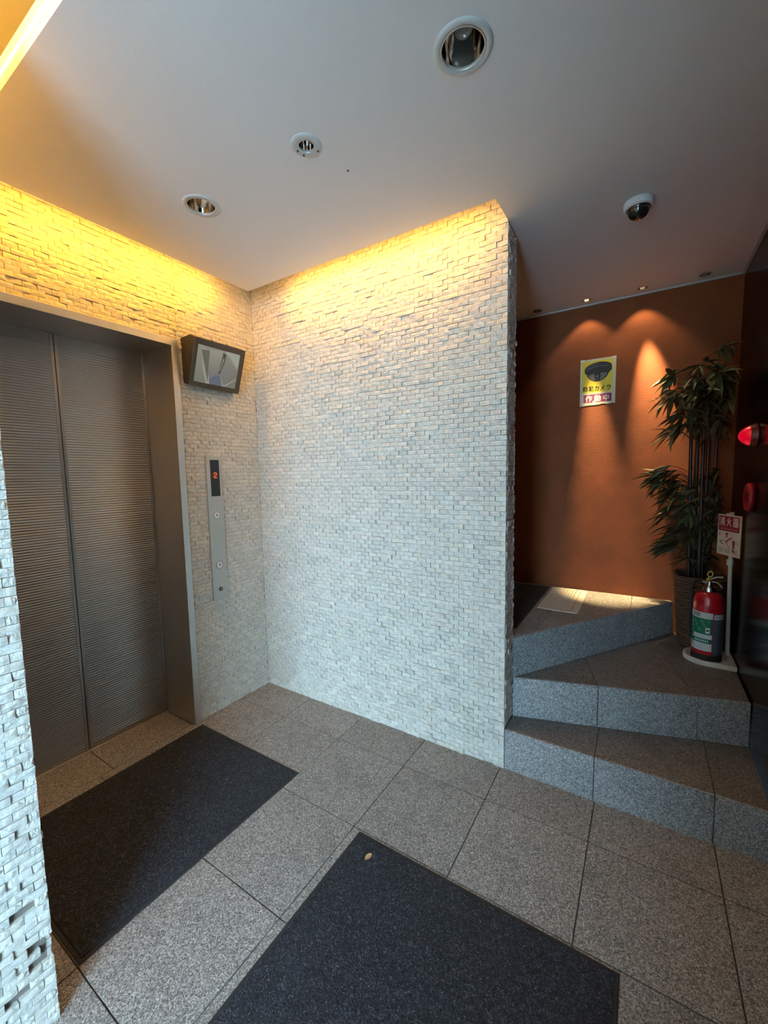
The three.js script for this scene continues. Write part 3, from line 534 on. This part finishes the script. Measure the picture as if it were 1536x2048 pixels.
// ---------------------------------------------------------------- fire extinguisher, its stand, alarm
{
  const t = thing('extinguisher_stand', 'ivory extinguisher stand with a tray, a pole and a red and white sign', 'stand', [2.425, yB, -0.832]);
  const U = (r, zc, len) => { const s = new THREE.Shape(); s.moveTo(len, -r); s.lineTo(0, -r); s.absarc(0, 0, r, -Math.PI / 2, -Math.PI * 1.5, true); s.lineTo(len, r); s.closePath(); return s; };
  const rim = U(0.102, 0, 0.110); const inner = new THREE.Path(); inner.absarc(0, 0, 0.089, 0, Math.PI * 2); rim.holes.push(inner);
  mesh('tray_rim', new THREE.ExtrudeGeometry(rim, { depth: 0.020, bevelEnabled: true, bevelSize: 0.003, bevelThickness: 0.003, bevelSegments: 2, bevelOffset: -0.003, curveSegments: 32 }).rotateX(-Math.PI / 2).translate(0, 0.003, 0), ivory, t);
  mesh('tray_floor', new THREE.CylinderGeometry(0.094, 0.094, 0.005, 40).translate(0, 0.0035, 0), ivory, t);
  const b = V(0.090, 0.022, -0.048), top = V(0.077, 0.78, -0.048);
  mesh('pole', new THREE.CylinderGeometry(0.0095, 0.0095, b.distanceTo(top), 16).applyQuaternion(new THREE.Quaternion().setFromUnitVectors(V(0, 1, 0), top.clone().sub(b).normalize())).translate(...b.clone().add(top).multiplyScalar(0.5).toArray()), ivory, t);
  mesh('pole_collar', new THREE.CylinderGeometry(0.0145, 0.0145, 0.03, 16).translate(0.0795, 0.52, -0.048), ivory, t);
  const img = canvasTex(512, 720, (c, w, h) => {
    c.fillStyle = '#e6d9c2'; c.fillRect(0, 0, w, h);
    c.fillStyle = '#8d1222'; c.fillRect(18, 18, w - 44, 270);
    ['sho', 'hi', 'ki'].forEach((g, i) => glyph(c, g, 34 + i * 152, 34, 126, 168, '#f1e4d2', 17));
    c.fillStyle = '#d99a9a'; c.font = 'bold 40px sans-serif'; c.textAlign = 'center'; c.fillText('FIRE EXTINGUISHER', w / 2, 262, 400);
    c.strokeStyle = '#8b7a66'; c.lineWidth = 4; for (const x of [175, 335]) { c.beginPath(); c.moveTo(x, 310); c.lineTo(x, 690); c.stroke(); }
    c.fillStyle = '#8d1222';
    c.fillRect(40, 330, 20, 40); c.fillRect(188, 320, 60, 30); c.fillRect(200, 350, 30, 50);
    c.strokeStyle = '#5a4a3a'; c.lineWidth = 14; c.lineCap = 'round';
    c.beginPath(); c.moveTo(60, 480); c.lineTo(140, 470); c.moveTo(70, 500); c.lineTo(130, 530); c.stroke();
    c.strokeStyle = '#8d1222'; c.lineWidth = 22; c.beginPath(); c.moveTo(215, 470); c.lineTo(315, 400); c.stroke(); c.beginPath(); c.arc(212, 478, 18, 0, 7); c.fill();
    c.strokeStyle = '#3c332a'; c.lineWidth = 10; c.beginPath(); c.moveTo(225, 490); c.quadraticCurveTo(240, 560, 290, 575); c.stroke();
    c.fillStyle = '#8d1222'; c.fillRect(352, 440, 52, 78); c.fillRect(360, 520, 40, 60); c.beginPath(); c.moveTo(352, 575); c.lineTo(420, 640); c.lineTo(350, 640); c.fill();
    c.strokeStyle = '#7a6a50'; c.lineWidth = 7; c.beginPath(); c.arc(460, 470, 28, 0.5, 5); c.stroke();
    c.fillStyle = '#9a8b76'; for (let k = 0; k < 3; k++) for (let j = 0; j < 4; j++) c.fillRect(32 + k * 160, 596 + j * 22, 110 + ((k * 7 + j * 13) % 20), 9);
  });
  const sg = new THREE.Group(); const yaw = Math.atan2(-0.152, 0.079); // faces its normal (-0.89, 0, 0.46)
  const W = 0.160, Hh = 0.212; const board = rbox(-W / 2, W / 2, -Hh / 2, Hh / 2, -0.002, 0.002, 0.0015);
  const M = new THREE.Matrix4().makeRotationY(yaw).setPosition(0.069, 0.659, -0.045);
  const sb = mesh('sign_board', board.applyMatrix4(M), ivory, t);
  mesh('sign_print', new THREE.PlaneGeometry(W - 0.004, Hh - 0.004).translate(0, 0, 0.0026).applyMatrix4(M), std({ map: img, roughness: 0.4 }), sb);
  mesh('sign_clip', rbox(-0.02, 0.02, 0.103, 0.114, -0.004, 0.004, 0.001).applyMatrix4(M), ivory, sb);
}
{
  const t = thing('fire_extinguisher', 'red fire extinguisher with a green and white label standing on its tray', 'fire extinguisher', [2.421, yB + 0.0075, -0.830], 0);
  const R = 0.0645, red = new THREE.MeshPhysicalMaterial({ color: lin(0.46, 0.008, 0.018), roughness: 0.28, clearcoat: 0.6, clearcoatRoughness: 0.12 });
  mesh('cylinder_body', lathe([[R, 0.03], [R, 0.290], [R * 0.985, 0.312], [R * 0.92, 0.334], [R * 0.78, 0.350], [R * 0.52, 0.361], [0.02, 0.366], [0, 0.366]], 48), red, t);
  mesh('rubber_foot', lathe([[0, 0.0], [R * 1.0, 0.0], [R * 1.02, 0.004], [R * 1.02, 0.036], [R * 0.99, 0.042]], 48), blackRubber, t);
  const lab = canvasTex(1024, 512, (c, w, h) => {
    c.fillStyle = '#dfe4e2'; c.fillRect(0, 0, w, h);
    c.fillStyle = '#0d6a4d'; c.fillRect(0, 82, w, 210); c.fillStyle = '#0d6a4d'; c.fillRect(0, 350, w, 60); c.fillRect(0, 82, 330, 320);
    c.fillStyle = '#173c33'; for (let i = 0; i < 5; i++) { c.save(); c.translate(250 + i * 74, 18); c.transform(1, 0, -0.25, 1, 0, 0); c.fillRect(0, 0, 16, 48); c.fillRect(0, 0, 50, 13); c.fillRect(36, 0, 15, 48); if (i % 2) c.fillRect(0, 35, 50, 13); c.restore(); }
    c.fillStyle = '#cfe0da'; for (let i = 0; i < 4; i++) { c.fillRect(250 - i * 2, 120 + i * 66, 26, 48); c.fillRect(270, 140 + i * 66, 34, 13); }
    c.fillStyle = '#7fb5a2'; for (let k = 0; k < 26; k++) c.fillRect(350 + (k * 97) % 560, 104 + (k * 53) % 150, 16 + (k * 31) % 50, 8);
    c.fillStyle = '#e8eceb'; c.fillRect(800, 200, 140, 72); c.fillStyle = '#22443b'; c.fillRect(824, 222, 92, 26);
    c.fillStyle = '#a9b0b4'; for (let k = 0; k < 4; k++) c.fillRect(360, 302 + k * 12, 560 - (k * 70) % 160, 5); for (let k = 0; k < 5; k++) c.fillRect(60, 424 + k * 16, 860 - (k * 110) % 240, 6);
    c.fillStyle = '#cfe0da'; for (let k = 0; k < 7; k++) c.fillRect(420 + k * 74, 366, 40, 28);
  });
  // wrapped labels; camera sees the body from +z and slightly -x
  const wrap = (a0, a1, y0, y1) => new THREE.CylinderGeometry(R + 0.0006, R + 0.0006, y1 - y0, 24, 1, true, a0, a1 - a0).translate(0, (y0 + y1) / 2, 0);
  mesh('main_label', wrap(-1.75, 0.22, 0.060, 0.262), std({ map: lab, roughness: 0.35 }), t);
  const info = canvasTex(256, 512, (c, w, h) => { c.fillStyle = '#4a5160'; c.fillRect(0, 0, w, h); c.fillStyle = '#c9cdd6'; c.fillRect(8, 8, w - 16, 62); c.fillStyle = '#8f95a6'; for (let i = 0; i < 4; i++) c.fillRect(40 + i * 46, 26, 26, 24); c.fillStyle = '#6a7180'; for (let k = 0; k < 22; k++) c.fillRect(18, 92 + k * 18, 210 - (k * 37) % 60, 6); });
  mesh('side_label', wrap(0.27, 1.15, 0.042, 0.258), std({ map: info, roughness: 0.4 }), t);
  mesh('valve_collar', merge([new THREE.CylinderGeometry(0.030, 0.032, 0.020, 14).translate(0, 0.374, 0), new THREE.CylinderGeometry(0.019, 0.025, 0.012, 14).translate(0, 0.389, 0), new THREE.CylinderGeometry(0.012, 0.014, 0.022, 14).translate(0, 0.404, 0)]), chrome, t);
  mesh('lever_handle', merge([tube([V(0.004, 0.412, 0.0), V(0.03, 0.412, 0.01), V(0.05, 0.390, 0.018)], 0.004, 12), tube([V(0.0, 0.424, 0.0), V(0.03, 0.440, 0.008), V(0.052, 0.442, 0.012)], 0.0045, 12)]), std({ color: lin(0.35, 0.34, 0.30), metalness: 0.6, roughness: 0.4 }), t);
  mesh('safety_pin', merge([new THREE.TorusGeometry(0.0125, 0.0035, 8, 24).scale(0.8, 1.15, 1).rotateZ(-0.15).translate(0.0, 0.452, 0.006), new THREE.TorusGeometry(0.0062, 0.003, 8, 16).translate(-0.008, 0.424, 0.008), tube([V(-0.003, 0.437, 0.006), V(-0.006, 0.430, 0.008), V(-0.012, 0.415, 0.010)], 0.003, 8)]), std({ color: lin(0.50, 0.36, 0.05), roughness: 0.45 }), t);
  mesh('hose', tube([V(-0.012, 0.408, -0.004), V(-0.045, 0.418, -0.018), V(-0.068, 0.38, -0.03), V(-0.070, 0.30, -0.036), V(-0.069, 0.17, -0.038), V(-0.066, 0.09, -0.036)], 0.0075, 40), blackRubber, t);
  mesh('gauge_knob', new THREE.CylinderGeometry(0.006, 0.006, 0.018, 12).rotateZ(1.2).translate(-0.022, 0.410, 0.006), plateMat, t);
}
{
  const t = thing('alarm_lamp', 'glowing red cone fire alarm lamp on the dark polished wall', 'alarm lamp', [2.5393, 1.541, -0.648]);
  const redL = new THREE.MeshPhysicalMaterial({ color: lin(0.5, 0.005, 0.01), roughness: 0.25, emissive: lin(1, 0.0, 0.03), emissiveIntensity: 0.75, clearcoat: 0.8 });
  mesh('lamp_lens', lathe([[0, 0.066], [0.006, 0.0655], [0.016, 0.062], [0.028, 0.053], [0.038, 0.041], [0.0455, 0.027]], 40).rotateZ(Math.PI / 2), redL, t);
  mesh('lamp_skirt', lathe([[0.0455, 0.027], [0.0505, 0.016], [0.0550, 0.004], [0.0550, 0.0], [0.0, 0.0]], 40).rotateZ(Math.PI / 2), std({ color: lin(0.16, 0.010, 0.012), roughness: 0.35 }), t);
  const L = new THREE.PointLight(lin(1, 0.02, 0.03), 0.05); L.position.set(-0.035, 0, 0); L.castShadow = true; t.add(L);
}
{
  const t = thing('alarm_button', 'round red fire alarm call point below the glowing alarm lamp', 'alarm button', [2.5393, 1.262, -0.645]);
  const redP = std({ color: lin(0.32, 0.012, 0.02), roughness: 0.4 });
  mesh('base_plate', lathe([[0, 0.020], [0.048, 0.020], [0.050, 0.026], [0.058, 0.027], [0.0655, 0.020], [0.067, 0.0], [0, 0]], 48).rotateZ(Math.PI / 2), redP, t);
  mesh('push_cover', lathe([[0, 0.023], [0.026, 0.0225], [0.0275, 0.019]], 32).rotateZ(Math.PI / 2), std({ color: lin(0.22, 0.02, 0.03), roughness: 0.2 }), t);
}

// ---------------------------------------------------------------- potted bamboo
{
  const t = thing('potted_bamboo', 'tall artificial bamboo in a dark woven basket in the stair corner', 'potted plant', [2.400, yB + 0.004, -1.056]);
  // basket: stacked rope courses on a tapering rounded square
  const sq = (r, a, k = 4) => { const c = Math.cos(a), s = Math.sin(a), m = Math.pow(Math.pow(Math.abs(c), k) + Math.pow(Math.abs(s), k), -1 / k); return [r * m * c, r * m * s]; };
  const rAt = (y) => 0.085 + (0.113 - 0.085) * (y / 0.39), ropes = [], N = 25;
  for (let i = 0; i < N; i++) {
    const y0 = 0.008 + i * 0.0156, pts = [], ph = rnd() * 6;
    for (let j = 0; j < 40; j++) { const a = j / 40 * Math.PI * 2, [x, z] = sq(rAt(y0) + 0.0018 * Math.sin(j * 3.1 + ph) + rr(-0.001, 0.001), a); pts.push(V(x, y0 + 0.002 * Math.sin(j * 1.7 + ph), z)); }
    ropes.push(new THREE.TubeGeometry(new THREE.CatmullRomCurve3(pts, true), 64, 0.0078 + rr(-0.0006, 0.001), 6, true));
  }
  for (let k = 0; k < 2; k++) { const pts = []; for (let j = 0; j < 40; j++) { const [x, z] = sq(0.114, j / 40 * Math.PI * 2 + 0.08); pts.push(V(x, 0.394 + 0.005 * Math.sin(j * 2.4 + k * Math.PI), z + 0.004 * Math.cos(j * 2.4 + k * Math.PI))); } ropes.push(new THREE.TubeGeometry(new THREE.CatmullRomCurve3(pts, true), 80, 0.0075, 6, true)); }
  const wk = fbm(32, 301, 3), wick = tex(256, 256, (d, w, h) => { for (let y = 0; y < h; y++) for (let x = 0; x < w; x++) { const i = (y * w + x) * 4, k = 0.6 + 0.8 * wk(x / w, y / h * 0.3); d[i] = 92 * k; d[i + 1] = 66 * k; d[i + 2] = 49 * k; d[i + 3] = 255; } }, 4, true);
  mesh('woven_basket', merge(ropes), std({ map: wick, roughness: 0.8 }), t);
  const inner = new THREE.CylinderGeometry(0.103, 0.078, 0.36, 24).translate(0, 0.185, 0);
  mesh('soil', inner, std({ color: lin(0.015, 0.012, 0.009), roughness: 1 }), t);
  const stemMats = [std({ color: lin(0.016, 0.012, 0.008), roughness: 0.45 }), std({ color: lin(0.035, 0.022, 0.013), roughness: 0.5 })];
  const stems = [[-0.052, 0.02, -0.080, 0.015, 1.50], [-0.026, -0.02, -0.046, -0.018, 1.56], [0.006, 0.028, 0.006, 0.026, 1.42], [0.034, -0.01, 0.050, -0.012, 1.50], [-0.010, 0.05, -0.020, 0.055, 1.22], [-0.04, -0.045, -0.04, -0.04, 1.36]];
  const tops = [];
  stems.forEach(([x0, z0, x1, z1, h], i) => {
    const b = V(x0, 0.34, z0), e = V(x1, h, z1), parts = [], n = 7, r = 0.0122;
    for (let k = 0; k < n; k++) { const a = b.clone().lerp(e, k / n), c = b.clone().lerp(e, (k + 1) / n), rk = r * (1 - 0.45 * k / n), q = new THREE.Quaternion().setFromUnitVectors(V(0, 1, 0), c.clone().sub(a).normalize()), m = a.clone().add(c).multiplyScalar(0.5); parts.push(new THREE.CylinderGeometry(rk * 0.95, rk, a.distanceTo(c), 9).applyQuaternion(q).translate(m.x, m.y, m.z)); parts.push(new THREE.CylinderGeometry(rk * 1.2, rk * 1.2, 0.006, 9).translate(c.x, c.y, c.z)); }
    mesh('stem', merge(parts), stemMats[i % 2], t);
    tops.push([b, e]);
  });
  // leaf blades: folded lance shapes, a few variants
  const leafGeo = [];
  for (let k = 0; k < 5; k++) {
    const L = 1, n = 5, pos = [], idx = [], uv = [], bend = rr(0.06, 0.26), w = rr(0.095, 0.13);
    for (let i = 0; i <= n; i++) { const s = i / n, ww = w * Math.pow(Math.sin(Math.PI * Math.min(1, 0.06 + s * 0.94)), 0.8) * (1 - 0.35 * s), y = -bend * s * s; for (const q of [-1, 0, 1]) { pos.push(s * L, y + Math.abs(q) * ww * 0.45, q * ww); uv.push(s, q * 0.5 + 0.5); } if (i) { const a = (i - 1) * 3, b = i * 3; idx.push(a, a + 1, b, a + 1, b + 1, b, a + 1, a + 2, b + 1, a + 2, b + 2, b + 1); } }
    const g = new THREE.BufferGeometry(); g.setAttribute('position', new THREE.Float32BufferAttribute(pos, 3)); g.setAttribute('uv', new THREE.Float32BufferAttribute(uv, 2)); g.setIndex(idx); g.computeVertexNormals(); leafGeo.push(g.toNonIndexed());
  }
  const leafMats = [[0.075, 0.088, 0.036], [0.095, 0.105, 0.042], [0.055, 0.07, 0.032], [0.20, 0.19, 0.06]].map((c) => new THREE.MeshPhysicalMaterial({ color: lin(...c), roughness: 0.5, transmission: 0.25, side: THREE.DoubleSide }));
  const leaves = [], twigs = [];
  // clusters: [x, y, z, spread x, spread y, spread z, twigs] in the plant's own frame
  const clusters = [[-0.12, 1.46, 0.03, 0.09, 0.13, 0.10, 19], [0.00, 1.42, 0.02, 0.10, 0.13, 0.10, 26], [0.06, 1.44, 0.05, 0.06, 0.14, 0.10, 22], [-0.10, 1.26, 0.03, 0.06, 0.09, 0.08, 10], [0.03, 1.28, 0.04, 0.10, 0.08, 0.09, 12],
    [-0.16, 0.96, 0.04, 0.07, 0.07, 0.08, 14], [-0.08, 0.88, 0.05, 0.08, 0.10, 0.08, 15], [0.06, 0.90, 0.03, 0.07, 0.10, 0.10, 12], [-0.03, 0.72, 0.05, 0.10, 0.09, 0.08, 12], [-0.11, 0.60, 0.04, 0.06, 0.07, 0.07, 12], [0.05, 0.68, 0.04, 0.07, 0.08, 0.08, 8], [-0.02, 0.50, 0.04, 0.08, 0.05, 0.06, 6]];
  const q = new THREE.Quaternion(), X = V(1, 0, 0);
  for (const [cx, cy, cz, sx, sy, sz, n] of clusters) for (let k = 0; k < n; k++) {
    const tip = V(cx + gauss() * sx, cy + gauss() * sy, cz + gauss() * sz); tip.x = Math.min(tip.x, 0.075); tip.z = Math.min(tip.y < 1.0 ? 0.06 : 0.2, Math.max(tip.z, -0.095)); tip.y = Math.max(tip.y, 0.5);
    let best = null, bd = 9; for (const [b, e] of tops) { const s = Math.min(1, Math.max(0, (tip.y - 0.05 - b.y) / (e.y - b.y))), p = b.clone().lerp(e, s), d = p.distanceTo(tip); if (d < bd) { bd = d; best = p; } }
    if (bd > 0.03) twigs.push(new THREE.TubeGeometry(new THREE.QuadraticBezierCurve3(best, best.clone().lerp(tip, 0.5).add(V(0, 0.02, 0)), tip), 4, 0.0016, 4));
    const out = tip.clone().sub(best).setY(0); if (out.length() < 0.01) out.set(rr(-1, 1), 0, rr(-1, 1)); out.normalize();
    const m = 4 + Math.floor(rnd() * 3);
    for (let j = 0; j < m; j++) {
      const dir = out.clone().applyAxisAngle(V(0, 1, 0), gauss() * 1.1).setY(gauss() * 0.8 - 0.45).normalize(); let len = rr(0.09, 0.165);
      const room = tip.clone().add(t.position); if (dir.x * len + room.x > 2.52) dir.x = -Math.abs(dir.x) * 0.6; if (dir.z * len + room.z < -1.18) dir.z = Math.abs(dir.z) * 0.6; if (tip.y < 1.05 && tip.z + dir.z * len > 0.09) dir.z = -Math.abs(dir.z) * 0.4; if (tip.y < 0.62) dir.y = Math.max(dir.y, -0.3); dir.normalize(); while (len > 0.04 && (room.x + dir.x * len > 2.50 || room.z + dir.z * len < -1.155)) len -= 0.01;
      const side = dir.clone().cross(V(0, 1, 0)).normalize(), up = side.clone().cross(dir);
      q.setFromRotationMatrix(new THREE.Matrix4().makeBasis(dir, up, side)).multiply(new THREE.Quaternion().setFromAxisAngle(X, gauss() * 0.7));
      leaves.push({ p: tip.clone(), q: q.clone(), s: len, v: Math.floor(rnd() * 5), m: rnd() < 0.10 ? 3 : Math.floor(rnd() * 3), far: tip.clone().add(t.position).distanceTo(CAM) });
    }
  }
  mesh('twigs', merge(twigs), stemMats[1], t);
  leaves.sort((a, b) => a.far - b.far);
  const rest = [];
  leaves.forEach((l, i) => { if (i < 300) { const m = mesh('leaf', leafGeo[l.v], leafMats[l.m], t); m.position.copy(l.p); m.quaternion.copy(l.q); m.scale.setScalar(l.s); } else rest.push(leafGeo[l.v].clone().applyMatrix4(new THREE.Matrix4().compose(l.p, l.q, V(l.s, l.s, l.s)))); });
  if (rest.length) mesh('foliage', merge(rest), leafMats[0], t).userData.kind = 'stuff';
}

// ---------------------------------------------------------------- dry leaf on the mat
{
  const g = new THREE.PlaneGeometry(0.03, 0.019, 6, 4), p = g.attributes.position;
  for (let i = 0; i < p.count; i++) { const u = p.getX(i) / 0.015, v = p.getY(i) / 0.0095, w = Math.sqrt(Math.max(0.02, 1 - u * u)); p.setXYZ(i, p.getX(i), p.getY(i) * w, 0.004 * v * v + 0.002 * u); }
  g.computeVertexNormals();
  const m = mesh('dry_leaf', g.rotateX(-Math.PI / 2), std({ color: lin(0.42, 0.26, 0.11), roughness: 0.7, side: THREE.DoubleSide }));
  m.position.set(1.313, 0.0085, 0.716); m.rotation.y = 1.2; m.userData = { label: 'small dry tan leaf on the corner of the large foreground mat', category: 'leaf' };
}

scene.traverse((o) => { if (o.isLight && o.shadow) o.castShadow = true; });
renderer.render(scene, camera);
